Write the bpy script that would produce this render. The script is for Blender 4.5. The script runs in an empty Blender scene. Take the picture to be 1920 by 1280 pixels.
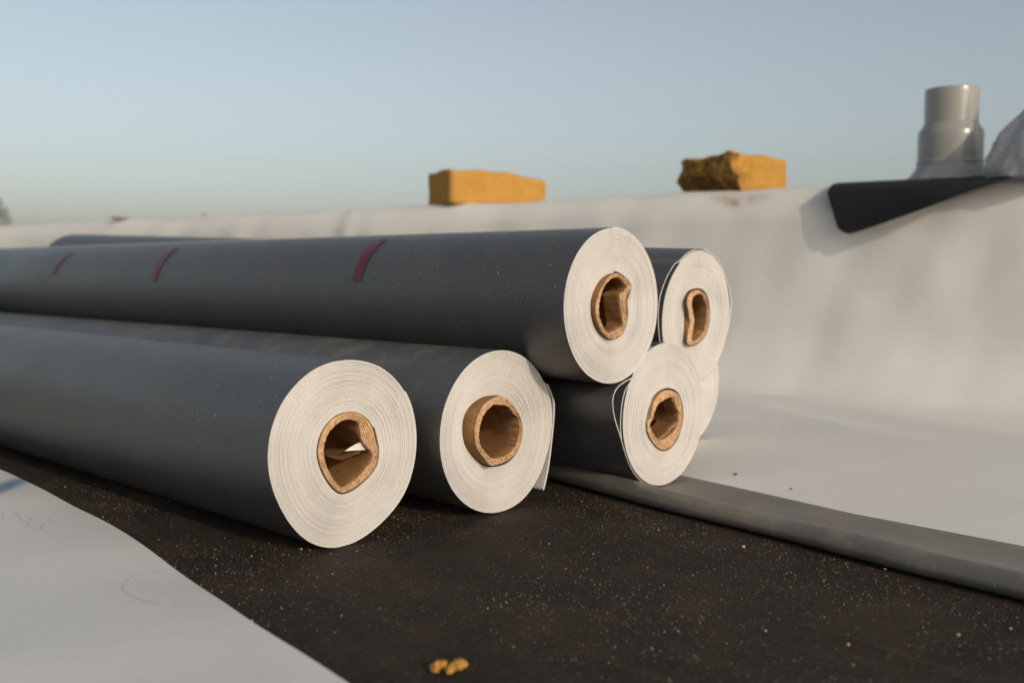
import bpy, math, random
import numpy as np
from mathutils import Vector, Matrix, noise

# ------------------------------------------------------------------ camera, sky, sun
SC = bpy.context.scene
COL = SC.collection
R = math.radians
CAM_H, PITCH, FPX = 0.3017, R(4.19), 1866.67        # 35 mm lens in photo pixels (1920 wide)

cam_d = bpy.data.cameras.new('camera'); cam = bpy.data.objects.new('camera', cam_d); COL.objects.link(cam)
cam.location = (0, 0, CAM_H); cam.rotation_euler = (R(90) - PITCH, 0, 0)
cam_d.lens = 35; cam_d.sensor_width = 36; cam_d.sensor_fit = 'HORIZONTAL'
cam_d.clip_start = 0.02; cam_d.clip_end = 6000
cam_d.dof.use_dof = True; cam_d.dof.focus_distance = 1.16; cam_d.dof.aperture_fstop = 4.0
SC.camera = cam

SUN_EL, SUN_AZ = R(22), R(36)                        # azimuth: to the right of straight behind the camera
SDIR = Vector((math.sin(SUN_AZ)*math.cos(SUN_EL), -math.cos(SUN_AZ)*math.cos(SUN_EL), math.sin(SUN_EL)))
world = bpy.data.worlds.new('World'); SC.world = world; world.use_nodes = True
wn = world.node_tree.nodes; wl = world.node_tree.links
sky = wn.new('ShaderNodeTexSky'); sky.sky_type = 'NISHITA'; sky.sun_disc = False
sky.sun_elevation = SUN_EL; sky.sun_rotation = math.pi - SUN_AZ
sky.air_density = 1.0; sky.dust_density = 2.8; sky.ozone_density = 0.8; sky.altitude = 50
wn['Background'].inputs['Strength'].default_value = 0.142
hsv = wn.new('ShaderNodeHueSaturation'); hsv.inputs['Hue'].default_value = 0.487; hsv.inputs['Saturation'].default_value = 0.55      # milky evening air
wl.new(sky.outputs['Color'], hsv.inputs['Color']); wl.new(hsv.outputs['Color'], wn['Background'].inputs['Color'])
sun_d = bpy.data.lights.new('sun', 'SUN'); sun = bpy.data.objects.new('sun', sun_d); COL.objects.link(sun)
sun_d.energy = 2.2; sun_d.angle = R(0.6); sun_d.color = (1.0, 0.83, 0.62)
sun.rotation_euler = SDIR.to_track_quat('Z', 'Y').to_euler(); sun.location = (3, -4, 3)
SC.view_settings.view_transform = 'Standard'; SC.view_settings.look = 'None'
SC.view_settings.gamma = 1.0; SC.view_settings.use_curve_mapping = False
SC.view_settings.exposure = -0.16
SC.render.engine = 'CYCLES'

# ------------------------------------------------------------------ pixel -> world helpers
CAMP = Vector((0, 0, CAM_H))
def ray(px, py):
    x, y = (px - 960)/FPX, (640 - py)/FPX
    c, s = math.cos(PITCH), math.sin(PITCH)
    return Vector((x, c + y*s, -s + y*c)).normalized()
def on_z(px, py, z):
    d = ray(px, py); return CAMP + d*((z - CAM_H)/d.z)
def on_plane(px, py, p0, n):
    d = ray(px, py); return CAMP + d*((p0 - CAMP).dot(n)/d.dot(n))

# ------------------------------------------------------------------ object helpers
def tag(o, label=None, cat=None, group=None, kind=None):
    for k, v in (('label', label), ('category', cat), ('group', group), ('kind', kind)):
        if v: o[k] = v
    return o
def mesh_obj(name, verts, faces, mats, parent=None, fmat=None, smooth=True, uvs=None, attr=None):
    me = bpy.data.meshes.new(name)
    me.from_pydata([tuple(v) for v in verts], [], faces)
    for m in (mats if isinstance(mats, (list, tuple)) else [mats]): me.materials.append(m)
    if fmat is not None: me.polygons.foreach_set('material_index', fmat)
    if smooth: me.polygons.foreach_set('use_smooth', [True]*len(me.polygons))
    if uvs is not None:
        uv = me.uv_layers.new(name='UVMap')
        li = np.zeros(len(me.loops), dtype=np.int32); me.loops.foreach_get('vertex_index', li)
        uv.data.foreach_set('uv', np.asarray(uvs, dtype=np.float32)[li].ravel())
    for an, av in (attr or {}).items():
        a = me.attributes.new(an, 'FLOAT', 'POINT'); a.data.foreach_set('value', np.asarray(av, dtype=np.float32))
    me.update()
    o = bpy.data.objects.new(name, me); COL.objects.link(o); o.parent = parent
    return o
def empty(name, loc=(0, 0, 0)):
    o = bpy.data.objects.new(name, None); COL.objects.link(o); o.location = loc; o.empty_display_size = 0.05
    return o
def grid_faces(nu, nv, close_u=False):
    f = []
    for i in range(nu if close_u else nu - 1):
        for j in range(nv - 1):
            a = i*nv + j; b = ((i + 1) % nu)*nv + j
            f.append((a, b, b + 1, a + 1))
    return f
def smooth01(x):
    x = max(0.0, min(1.0, x)); return x*x*(3 - 2*x)
def catmull(pts, n, closed=True):
    P = np.asarray(pts, float); m = len(P); out = []
    segs = m if closed else m - 1
    for i in range(segs):
        if closed: p0, p1, p2, p3 = P[i - 1], P[i], P[(i + 1) % m], P[(i + 2) % m]
        else: p0, p1, p2, p3 = P[max(i - 1, 0)], P[i], P[i + 1], P[min(i + 2, m - 1)]
        for t in np.linspace(0, 1, 12, endpoint=False):
            out.append(.5*((2*p1) + (-p0 + p2)*t + (2*p0 - 5*p1 + 4*p2 - p3)*t*t + (-p0 + 3*p1 - 3*p2 + p3)*t**3))
    out.append(P[0] if closed else P[-1])
    out = np.array(out); L = np.r_[0, np.cumsum(np.linalg.norm(np.diff(out, axis=0), axis=1))]
    q = np.linspace(0, L[-1], n, endpoint=not closed)
    return np.stack([np.interp(q, L, out[:, k]) for k in range(out.shape[1])], 1)

# ------------------------------------------------------------------ materials
class NT:
    def __init__(s, name):
        s.m = bpy.data.materials.new(name); s.m.use_nodes = True
        s.t = s.m.node_tree; s.b = s.t.nodes['Principled BSDF']; s.out = s.t.nodes['Material Output']
    def n(s, typ, **kw):
        nd = s.t.nodes.new(typ)
        for k, v in kw.items():
            if k.startswith('i_'): nd.inputs[int(k[2:])].default_value = v
            else: setattr(nd, k, v)
        return nd
    def l(s, a, b): s.t.links.new(a, b)
    def setb(s, **kw):
        for k, v in kw.items(): s.b.inputs[k.replace('_', ' ')].default_value = v
    def math(s, op, a, b=None, c=None):
        nd = s.n('ShaderNodeMath', operation=op)
        for i, v in enumerate((a, b, c)):
            if v is None: continue
            if isinstance(v, (int, float)): nd.inputs[i].default_value = v
            else: s.l(v, nd.inputs[i])
        return nd.outputs[0]
    def noise(s, vec, scale, detail=3, rough=.55, dist=0):
        nd = s.n('ShaderNodeTexNoise'); nd.inputs['Scale'].default_value = scale
        nd.inputs['Detail'].default_value = detail; nd.inputs['Roughness'].default_value = rough
        nd.inputs['Distortion'].default_value = dist
        s.l(vec, nd.inputs['Vector']); return nd.outputs['Fac']
    def ramp(s, fac, stops):
        nd = s.n('ShaderNodeValToRGB'); e = nd.color_ramp.elements
        while len(e) < len(stops): e.new(.5)
        for k, (p, c) in enumerate(stops):
            e[k].position = p; e[k].color = (*c, 1) if len(c) == 3 else c
        s.l(fac, nd.inputs[0]); return nd.outputs[0]
    def mix(s, fac, a, b, typ='MIX'):
        nd = s.n('ShaderNodeMix', data_type='RGBA', blend_type=typ)
        for sock, v in ((nd.inputs[0], fac), (nd.inputs[6], a), (nd.inputs[7], b)):
            if isinstance(v, (int, float)): sock.default_value = v
            elif isinstance(v, tuple): sock.default_value = (*v, 1)
            else: s.l(v, sock)
        return nd.outputs[2]
    def obj(s): return s.n('ShaderNodeTexCoord').outputs['Object']
    def uv(s): return s.n('ShaderNodeTexCoord').outputs['UV']
    def attr(s, name): 
        nd = s.n('ShaderNodeAttribute'); nd.attribute_name = name; return nd.outputs['Fac']
    def scaled(s, vec, sc):
        nd = s.n('ShaderNodeMapping'); s.l(vec, nd.inputs[0]); nd.inputs['Scale'].default_value = sc; return nd.outputs[0]
    def emboss(s, uv, pitch):
        sx = s.n('ShaderNodeSeparateXYZ'); s.l(uv, sx.inputs[0]); k = 2*math.pi/pitch
        return s.math('MULTIPLY', s.math('SINE', s.math('MULTIPLY', sx.outputs[0], k*1.0)), s.math('SINE', s.math('MULTIPLY', sx.outputs[1], k*.84)))
    def bump(s, h, dist, strength=1.0, prev=None):
        nd = s.n('ShaderNodeBump'); nd.inputs['Distance'].default_value = dist; nd.inputs['Strength'].default_value = strength
        s.l(h, nd.inputs['Height'])
        if prev is not None: s.l(prev, nd.inputs['Normal'])
        return nd.outputs[0]
    def base(s, c): s.l(c, s.b.inputs['Base Color'])
    def normal(s, n): s.l(n, s.b.inputs['Normal'])
    def rough(s, r): s.l(r, s.b.inputs['Roughness'])

def mat_grey_membrane(name, c0, c1, rough, dust, dustamt, emb=.00016):
    t = NT(name); u = t.uv(); o = t.obj()
    big = t.noise(o, 5, 4); fine = t.noise(o, 900, 2)
    col = t.ramp(big, [(.3, c0), (.7, c1)])
    # settled dust: cloudy patches and single specks
    cl = t.ramp(t.noise(o, 14, 6, .65, .6), [(.48, (0, 0, 0)), (.8, (1, 1, 1))])
    vo = t.n('ShaderNodeTexVoronoi', feature='F1'); vo.inputs['Scale'].default_value = 170; t.l(o, vo.inputs['Vector'])
    sep = t.n('ShaderNodeSeparateColor'); t.l(vo.outputs['Color'], sep.inputs[0])
    speck = t.math('MULTIPLY', t.math('LESS_THAN', vo.outputs['Distance'], t.math('MULTIPLY', sep.outputs[0], .16)),
                   t.math('GREATER_THAN', sep.outputs[1], .72))
    col = t.mix(t.math('MULTIPLY', cl, dustamt), col, dust)
    col = t.mix(t.math('MULTIPLY', speck, .75), col, (.42, .36, .27))
    t.base(col)
    t.rough(t.math('ADD', t.math('MULTIPLY', cl, .12), rough))
    t.setb(Specular_IOR_Level=.75)
    b1 = t.bump(t.emboss(u, .0042), emb)
    t.normal(t.bump(fine, .00006, 1, b1))
    return t.m

def mat_white_membrane(name, c0, c1, emb=.00017, dirt=True, rough=.5, marks=None):
    t = NT(name); u = t.uv(); o = t.obj()
    col = t.ramp(t.noise(o, 2.2, 5, .6), [(.32, c0), (.68, c1)])
    sm = t.ramp(t.noise(o, 6.5, 7, .7, .8), [(.52, (0, 0, 0)), (.78, (1, 1, 1))])
    col = t.mix(t.math('MULTIPLY', sm, .16), col, (.40, .37, .33))
    sp = t.ramp(t.noise(o, 160, 2, .5), [(.72, (0, 0, 0)), (.76, (1, 1, 1))])
    col = t.mix(t.math('MULTIPLY', sp, .22), col, (.22, .18, .13))
    if dirt: col = t.mix(t.attr('dirt'), col, (.26, .17, .085))
    if marks: col = marks(t, col)
    t.base(col); t.setb(Roughness=rough, Specular_IOR_Level=.45)
    b1 = t.bump(t.emboss(u, .0060), emb)
    t.normal(t.bump(t.noise(o, 45, 4), .0010, .6, b1))
    return t.m

def mat_plain(name, c, rough=.6, nscale=20, var=.12, bump=0, bscale=80, spec=.5, metal=0.0, stretch=None):
    t = NT(name); o = t.obj()
    if stretch: o = t.scaled(o, stretch)
    c = np.array(c)
    col = t.ramp(t.noise(o, nscale, 5, .6), [(.3, tuple(c*(1 - var))), (.7, tuple(np.minimum(1, c*(1 + var))))])
    t.base(col); t.setb(Roughness=rough, Specular_IOR_Level=spec, Metallic=metal)
    if bump: t.normal(t.bump(t.noise(o, bscale, 5, .6), bump))
    return t.m

M_GREY = mat_grey_membrane('grey_membrane', (.043, .045, .045), (.054, .056, .055), .36, (.22, .18, .13), .13, .00020)
M_GREY_DUSTY = mat_grey_membrane('grey_membrane_dusty', (.048, .049, .048), (.062, .061, .058), .38, (.26, .21, .15), .46, .00020)
M_STRIP = mat_grey_membrane('grey_strip_membrane', (.085, .081, .072), (.125, .115, .098), .46, (.30, .24, .17), .6, .00007)
M_EDGE = None
def mk_edge():
    t = NT('membrane_edge'); o = t.obj()
    col = t.ramp(t.noise(o, 26, 5, .6), [(.3, (.52, .50, .47)), (.7, (.59, .57, .54))])
    fl = t.ramp(t.noise(o, 300, 3, .6), [(.62, (0, 0, 0)), (.75, (1, 1, 1))])
    col = t.mix(t.math('MULTIPLY', fl, .08), col, (.45, .41, .35))
    t.base(col); t.setb(Roughness=.55, Specular_IOR_Level=.35)
    t.normal(t.bump(t.noise(o, 420, 3), .00035)); return t.m
M_EDGE = mk_edge()
M_GROOVE = mat_plain('membrane_gap', (.22, .20, .17), .8)
M_UNDER = mat_white_membrane('membrane_underside', (.66, .65, .60), (.74, .73, .68), .0002, False)
def mk_card():
    t = NT('cardboard'); o = t.obj()
    col = t.ramp(t.noise(o, 55, 6, .65), [(.28, (.20, .098, .036)), (.72, (.34, .180, .075))])
    fib = t.noise(t.scaled(o, (1, .12, 1)), 500, 3, .6)
    col = t.mix(t.math('MULTIPLY', fib, .35), col, (.20, .095, .035))
    t.base(col); t.setb(Roughness=.75, Specular_IOR_Level=.25)
    t.normal(t.bump(t.noise(o, 260, 4), .0006)); return t.m
M_CARD = mk_card()
def mk_rim():
    t = NT('cardboard_cut_edge'); o = t.obj()
    col = t.ramp(t.noise(o, 190, 6, .7), [(.3, (.40, .23, .105)), (.5, (.58, .37, .20)), (.72, (.72, .56, .40))])
    t.base(col); t.setb(Roughness=.9, Specular_IOR_Level=.15)
    t.normal(t.bump(t.noise(o, 600, 5, .7), .0014)); return t.m
M_RIM = mk_rim()
M_PAPER = mat_plain('torn_paper', (.74, .70, .63), .8, 60, .06, .0004, 300)
M_PURPLE = mat_plain('purple_print', (.095, .008, .030), .34, 30, .22)
M_TAN = mat_plain('tan_smear', (.24, .18, .11), .7, 50, .3)

def mk_bitumen():
    t = NT('bitumen_sheet'); o = t.obj()
    col = t.ramp(t.noise(o, 430, 5, .75), [(.38, (.007, .0044, .0027)), (.56, (.026, .0170, .0105)), (.70, (.095, .064, .036))])
    cl = t.ramp(t.noise(o, 9, 6, .65, .5), [(.42, (0, 0, 0)), (.75, (1, 1, 1))])
    col = t.mix(t.math('MULTIPLY', cl, .55), col, (.105, .066, .033))
    st = t.ramp(t.noise(t.scaled(t.uv(), (2.6, 15, 1)), 1.5, 6, .68, .7), [(.52, (0, 0, 0)), (.72, (1, 1, 1))])
    col = t.mix(t.math('MULTIPLY', st, .38), col, (.120, .078, .040))
    dk = t.ramp(t.noise(o, 4.2, 4, .6), [(.40, (1, 1, 1)), (.62, (0, 0, 0))])
    col = t.mix(t.math('MULTIPLY', dk, .35), col, (.012, .010, .009))
    vo = t.n('ShaderNodeTexVoronoi', feature='F1'); vo.inputs['Scale'].default_value = 480; t.l(o, vo.inputs['Vector'])
    sep = t.n('ShaderNodeSeparateColor'); t.l(vo.outputs['Color'], sep.inputs[0])
    fl = t.math('MULTIPLY', t.math('LESS_THAN', vo.outputs['Distance'], .33), t.math('GREATER_THAN', sep.outputs[1], .91))
    fc = t.ramp(sep.outputs[2], [(.0, (.14, .095, .05)), (.6, (.26, .19, .11)), (1, (.38, .32, .24))])
    col = t.mix(fl, col, fc)
    cr = t.attr('crease'); col = t.mix(t.math('MULTIPLY', cr, .5), col, (.13, .09, .05))
    t.base(col); t.setb(Roughness=.72, Specular_IOR_Level=.35)
    b = t.bump(t.noise(o, 330, 5, .75), .0085)
    t.normal(t.bump(t.noise(o, 1500, 2, .6), .0008, 1, b)); return t.m
M_BIT = mk_bitumen()
M_WHITE_FLOOR = mat_white_membrane('white_membrane', (.60, .59, .555), (.67, .66, .625))
def left_marks(t, col):
    for an, c, k in (('pencil', (.23, .22, .22), .34), ('blue', (.07, .17, .30), .85)):
        col = t.mix(t.math('MULTIPLY', t.attr(an), k), col, c)
    return col
M_WHITE_LEFT = mat_white_membrane('white_membrane_near', (.55, .545, .525), (.61, .605, .585), .00010, False, .5, left_marks)
M_LIME = None
def mk_lime(name, dark):
    t = NT(name); o = t.obj()
    col = t.ramp(t.noise(o, 24, 6, .65), [(.3, (.38, .195, .036)), (.7, (.50, .275, .062))])
    col = t.mix(.35, col, t.ramp(t.noise(o, 130, 4, .7), [(.35, (.30, .14, .03)), (.65, (.56, .33, .10))]))
    if dark:
        pit = t.ramp(t.noise(o, 48, 4, .7, .8), [(.44, (1, 1, 1)), (.56, (0, 0, 0))])
        col = t.mix(t.math('MULTIPLY', pit, .62), col, (.055, .040, .020))
    t.base(col); t.setb(Roughness=.95, Specular_IOR_Level=.1)
    t.normal(t.bump(t.noise(o, 90, 6, .7), .006 if dark else .0025)); return t.m
M_LIME = mk_lime('shell_limestone', False); M_LIME_ROUGH = mk_lime('broken_limestone', True)
M_PVC = mat_plain('grey_pvc', (.29, .285, .265), .22, 8, .05, .0002, 60)
M_RUBBER = mat_plain('black_rubber', (.012, .011, .011), .62, 12, .25, .0006, 60, .3)
M_DECK = mat_plain('roof_screed', (.30, .28, .25), .9, 6, .15, .002)
M_MASONRY = mat_plain('parapet_masonry', (.42, .33, .20), .9, 9, .2, .003)
M_GRIT = mat_plain('grit_grain', (.40, .30, .18), .5, 700, .5, 0, 80, .6)

# ------------------------------------------------------------------ layout constants
Z_FLOOR = 0.003                       # top of the white floor membrane
WH = 0.200                            # parapet top above the eye
ZT = CAM_H + WH
wa, wb = on_z(1560, 349, ZT), on_z(0, 423, ZT)
WDIR = (wb - wa); WDIR.z = 0; WDIR.normalize()             # along the parapet, to the left and away
WN = Vector((WDIR.y*-1, WDIR.x, 0));
if WN.y > 0: WN = -WN                                        # towards the camera side
RF, RT = .15, .080
WP = Vector((wa.x, wa.y, 0)) + WN*(RT*.75)
strip_near = [on_z(x, y, .001) for x, y in ((1042, 903), (1240, 957), (1466, 1013), (1665, 1066), (1912, 1127))]
strip_far = [on_z(x, y, .005) for x, y in ((1286, 893), (1431, 925), (1594, 962), (1820, 1005), (1920, 1024))]
SD = (strip_near[-1] - strip_near[0]); SD.z = 0; SD.normalize()   # along the strip, towards the camera side
SP = strip_near[1].copy(); SP.z = 0
SN = Vector((-SD.y, SD.x, 0))
if SN.y < 0: SN = -SN                                        # across the strip, away from the camera
print('wall', WP, WDIR, 'strip', SP, SD)

# ------------------------------------------------------------------ the setting
g = mesh_obj('ground', [(-3000, -3000, -8), (3000, -3000, -8), (3000, 3000, -8), (-3000, 3000, -8)], [(0, 1, 2, 3)],
             mat_plain('dry_grass_ground', (.11, .10, .055), .95, .05, .3)); tag(g, kind='structure')
def wall_pt(s, d, z): return WP + WDIR*s + WN*d + Vector((0, 0, z))
# roof slab: reaches from behind the camera to under the parapet
c4 = [wall_pt(-4.5, 6.5, 0), wall_pt(12, 6.5, 0), wall_pt(12, -.40, 0), wall_pt(-4.5, -.40, 0)]
vs = [(p.x, p.y, -.02) for p in c4] + [(p.x, p.y, -8.0) for p in c4]
g = mesh_obj('roof_deck', vs, [(0, 1, 2, 3), (0, 4, 5, 1), (1, 5, 6, 2), (2, 6, 7, 3), (3, 7, 4, 0)], M_DECK, smooth=False)
tag(g, kind='structure')

# parapet with the white membrane that runs from the floor up and over it
par = empty('parapet_wall', wall_pt(2, -.15, 0))
tag(par, 'low parapet wall covered by a large white membrane sheet that runs down onto the floor', 'parapet')
def rel(o): return Vector(o.location)
vs = []
for s in (-3.0, 11.5):
    for (d, z) in ((-.03, -.02), (-.03, ZT - .03), (-.34, ZT - .03), (-.34, -.02)): vs.append(wall_pt(s, d, z) - rel(par))
mesh_obj('masonry', vs, [(0, 4, 5, 1), (1, 5, 6, 2), (2, 6, 7, 3), (3, 7, 4, 0), (0, 1, 2, 3), (7, 6, 5, 4)], M_MASONRY, par, smooth=False)

def n3(x, y, z=0.0): return noise.noise(Vector((x, y, z)))
RIDGE = [on_z(x, y, Z_FLOOR) for x, y in ((1330, 757), (1480, 785), (1600, 815), (1760, 845), (1960, 880))]
def ridge_off(p):
    # signed distance across the wrinkle (positive = on the wall side)
    best = None
    for a, b in zip(RIDGE[:-1], RIDGE[1:]):
        ab = b - a; t = max(0, min(1, (p - a).dot(ab)/ab.length_squared)); q = a + ab*t
        d = (p - q).length
        nrm = Vector((-ab.y, ab.x, 0));  nrm = nrm if nrm.y > 0 else -nrm
        sg = 1 if (p - q).dot(nrm) > 0 else -1
        if best is None or d < best[0]: best = (d, sg*d)
    return best[1]
PLEAT = (on_z(690, 392, ZT) - WP).dot(WDIR)
NF = 46
S_VALS = np.concatenate([np.linspace(-2.6, -.5, 60), np.linspace(-.47, 3.2, 190), np.linspace(3.25, 11, 160)])
verts, uvs, dirt = [], [], []
STAINS = []   # (s, tz-or-d, 'w'/'f', radius_s, radius_t, strength)
for (x, y, rx, ry, k) in ((1350, 372, .022, .010, .75), (1372, 380, .028, .012, .85), (1400, 373, .030, .009, .7), (1418, 369, .02, .008, .5)):
    p = on_plane(x, y, WP, WN); STAINS.append(((p - WP).dot(WDIR), p.z, 'w', rx, ry, k))
for (x, y, rx, ry, k) in ((1592, 738, .03, .05, .5), (1560, 745, .10, .05, .22), (1760, 765, .14, .03, .22), (1690, 725, .10, .03, .14), (1390, 715, .12, .05, .14)):
    p = on_z(x, y, Z_FLOOR); STAINS.append(((p - WP).dot(WDIR), (p - WP).dot(WN), 'f', rx, ry, k))
for s in S_VALS:
    base = WP + WDIR*s
    # where does the line across the roof meet the strip (its middle)?
    den = WN.dot(SN); dn = (SP + SN*.05 - base).dot(SN)/den
    dn = max(.25, min(3.2, dn))
    cols = []
    for d in np.linspace(dn, RF, NF)[:-1]: cols.append((d, Z_FLOOR, 0, 1, 'f'))
    for a in np.linspace(0, math.pi/2, 9): cols.append((RF - RF*math.sin(a), Z_FLOOR + RF - RF*math.cos(a), math.sin(a), math.cos(a), 'w'))
    for z in np.linspace(Z_FLOOR + RF, ZT - RT, 30)[1:]: cols.append((0, z, 1, 0, 'w'))
    for a in np.linspace(0, math.pi/2, 9)[1:]: cols.append((-RT + RT*math.cos(a), ZT - RT + RT*math.sin(a), math.cos(a), math.sin(a), 't'))
    for d in np.linspace(-RT, -.36, 14)[1:]: cols.append((d, ZT, 0, 1, 't'))
    for z in np.linspace(ZT, ZT - .45, 8)[1:]: cols.append((-.362, z, -1, 0, 'b'))
    arc = 0; pd = None
    for (d, z, nd, nz, kind) in cols:
        if pd is not None: arc += math.hypot(d - pd[0], z - pd[1])
        pd = (d, z)
        p = base + WN*d
        dirv = 0.0
        if kind == 'f':
            h = .0022*n3(s*3.1, d*3.1, 3) + .0012*n3(s*8, d*8, 9)
            r = ridge_off(p) if (-2 < s < 1.6) else 1
            f = smooth01((s + 2)/.3)*smooth01((1.2 - s)/.5)
            if r < 0: h += f*.016*math.exp(r/.16)
            else: h += f*.016*math.exp(-(r/.055)**2) + f*.006*math.exp(-((r - .22)/.06)**2)
            edge = smooth01((dn - d)/.25)                 # lies flat under the strip
            h = max(-.0015, h*edge)
            p2 = p + Vector((0, 0, z + h))
        else:
            v = z/ZT
            fold = .017*n3(s*2.0 + .9*v, v*1.2, 1) + .009*n3(s*4.6 - 1.3*v, v*1.3, 5) + .0050*n3(s*9.5 + v*1.5, v*1.6, 7) + (.010*math.exp(-((s - PLEAT - .05*(1 - v))/.035)**2) if v > .5 else 0)*smooth01((v - .5)/.3)
            lift = 1.0 if kind == 'w' else (.5 if kind == 't' else .6)
            fold *= lift
            if kind == 'w': fold *= .45 + .55*smooth01(z/.12)
            h = fold*1.0
            p2 = p + WN*(nd*h) + Vector((0, 0, z + nz*h*(.55 if kind == 't' else 1) + (.0045*n3(s*3.7, 2.2, 6) + .002*n3(s*11, 4, 6))*smooth01((v - .7)/.3)))
            # one sharp pleat at the shoulder
        for (ss, tt, kk, rx, ry, k) in STAINS:
            q = d if kk == 'f' else z
            if (kk == 'f') == (kind == 'f'):
                w = math.exp(-((s - ss)/rx)**2 - ((q - tt)/ry)**2)*k
                dirv = max(dirv, w*(.7 + .8*n3(s*60, q*60, 2)))
        verts.append(p2 - rel(par)); uvs.append((s, arc)); dirt.append(max(0, min(1, dirv)))
    NCOL = len(cols)
f = grid_faces(len(S_VALS), NCOL)
mesh_obj('membrane_cover', verts, f, M_WHITE_FLOOR, par, uvs=uvs, attr={'dirt': dirt})

# black bitumen sheet between the near white sheet and the grey strip
def bit_h(p): 
    return .0010*n3(p.x*4, p.y*4, 2) + .0007*n3(p.x*11, p.y*11, 6)
CREASE = [on_z(x, y, 0) for x, y in ((1500, 1168), (1600, 1195), (1680, 1222), (1730, 1243), (1800, 1262))]
root = empty('bitumen_sheet', (0, .9, 0)); 
tag(root, 'dark brown black granular bitumen sheet lying under the front rolls', 'roofing sheet')
verts, uvs, cre = [], [], []
US = np.linspace(-1.5, 3.6, 220); VS = np.concatenate([np.linspace(-1.9, -.5, 40)[:-1], np.linspace(-.5, .075, 150)])
for u in US:
    for v in VS:
        p = SP - SD*u + SN*v
        z = bit_h(p)*smooth01((.02 - v)/.06)
        cd = 9
        for a, b in zip(CREASE[:-1], CREASE[1:]):
            ab = b - a; t = max(0, min(1, (p - a).dot(ab)/ab.length_squared)); cd = min(cd, (p - a - ab*t).length)
        k = math.exp(-(cd/.005)**2); z += .0022*k
        verts.append((p.x, p.y - .9, z - .001)); uvs.append((u, v)); cre.append(k*(.5 + .8*max(0, n3(p.x*40, p.y*40))))
mesh_obj('sheet_surface', verts, grid_faces(len(US), len(VS)), M_BIT, root, uvs=uvs, attr={'crease': cre})

# near white sheet at the lower left, its edge a little lifted
EDGE = [on_z(x, y, .006) for x, y in ((-260, 800), (-120, 842), (0, 886), (45, 905), (130, 949), (212, 995), (300, 1055), (390, 1120), (472, 1180), (560, 1236), (625, 1279), (760, 1370), (900, 1470))]
ec = catmull([(p.x, p.y) for p in EDGE], 150, False)
verts, uvs, pen, blu = [], [], [], []
OUT = Vector((-.78, -.62, 0))
LOOP = [on_z(x, y, .004) for x, y in ((440, 1156), (380, 1157), (320, 1152), (270, 1141), (238, 1125), (230, 1112), (240, 1098), (268, 1087), (310, 1082))]
SCR = [[(4, 978), (10, 966), (24, 966), (34, 974), (46, 1000)], [(46, 1000), (58, 980), (36, 992)], [(62, 978), (52, 990), (66, 1004), (78, 996)], [(64, 994), (74, 988)], [(84, 988), (78, 1000), (94, 1012), (104, 1006)], [(88, 976), (96, 986), (112, 990)], [(90, 1002), (100, 998)]]
SCR = [[on_z(x, y, .004) for x, y in s] for s in SCR]
BLUE = on_z(4, 922, .004)
def seg_d(p, poly):
    m = 9
    for a, b in zip(poly[:-1], poly[1:]):
        ab = b - a; t = max(0, min(1, (p - a).dot(ab)/ab.length_squared)); m = min(m, (p - a - ab*t).length)
    return m
TV = np.concatenate([[0, .0004], np.linspace(.002, .36, 170), np.linspace(.38, 1.1, 24)])
near = empty('white_membrane_sheet', (ec[70][0], ec[70][1], 0))
for i, (ex, ey) in enumerate(ec):
    for t in TV:
        p = Vector((ex, ey, 0)) + OUT*t
        z = .0035 + .012*math.exp(-(t/.16)**2)*(.75 + .5*n3(i*.02, 1.3)) + .0022*n3(p.x*6, p.y*6, 4)
        z = max(z, .003)
        verts.append(Vector((p.x, p.y, z)) - rel(near)); uvs.append((p.x, p.y))
        q = Vector((p.x, p.y, .004)); a = 0
        if t < .36:
            a = .35*max(0, n3(p.x*9, p.y*9, 8)) + .2*max(0, n3(p.x*3, p.y*14, 2))
        pen.append(max(0, a)); bd = ((q - BLUE).x/.020)**2 + ((q - BLUE).y/.075)**2
        blu.append(math.exp(-bd*bd))
n = len(verts)
f = grid_faces(len(ec), len(TV)); nt = len(TV)
# thickness: copy of the rim 1.6 mm lower
low = [Vector(verts[i*nt]) + Vector((.0, 0, -.0018)) for i in range(len(ec))]
verts += low; uvs += [uvs[i*nt] for i in range(len(ec))]; pen += [0]*len(ec); blu += [0]*len(ec)
f += [(i*nt, n + i, n + i + 1, (i + 1)*nt) for i in range(len(ec) - 1)]
o = mesh_obj('sheet_surface', verts, f, M_WHITE_LEFT, near, uvs=uvs, attr={'pencil': pen, 'blue': blu})
from mathutils.bvhtree import BVHTree
bvh = BVHTree.FromPolygons([Vector(v_) + rel(near) for v_ in verts], f)
def mk_pencil():
    t = NT('pencil_line'); o_ = t.obj(); t.b.inputs['Base Color'].default_value = (.20, .20, .205, 1); t.setb(Roughness=.6)
    tr = t.n('ShaderNodeBsdfTransparent'); mx = t.n('ShaderNodeMixShader')
    t.l(t.math('MULTIPLY', t.ramp(t.noise(o_, 60, 4), [(.35, (.15, .15, .15)), (.65, (1, 1, 1))]), .14), mx.inputs[0])
    t.l(tr.outputs[0], mx.inputs[1]); t.l(t.b.outputs[0], mx.inputs[2]); t.l(mx.outputs[0], t.out.inputs['Surface']); return t.m
M_PENCIL = mk_pencil()
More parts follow.
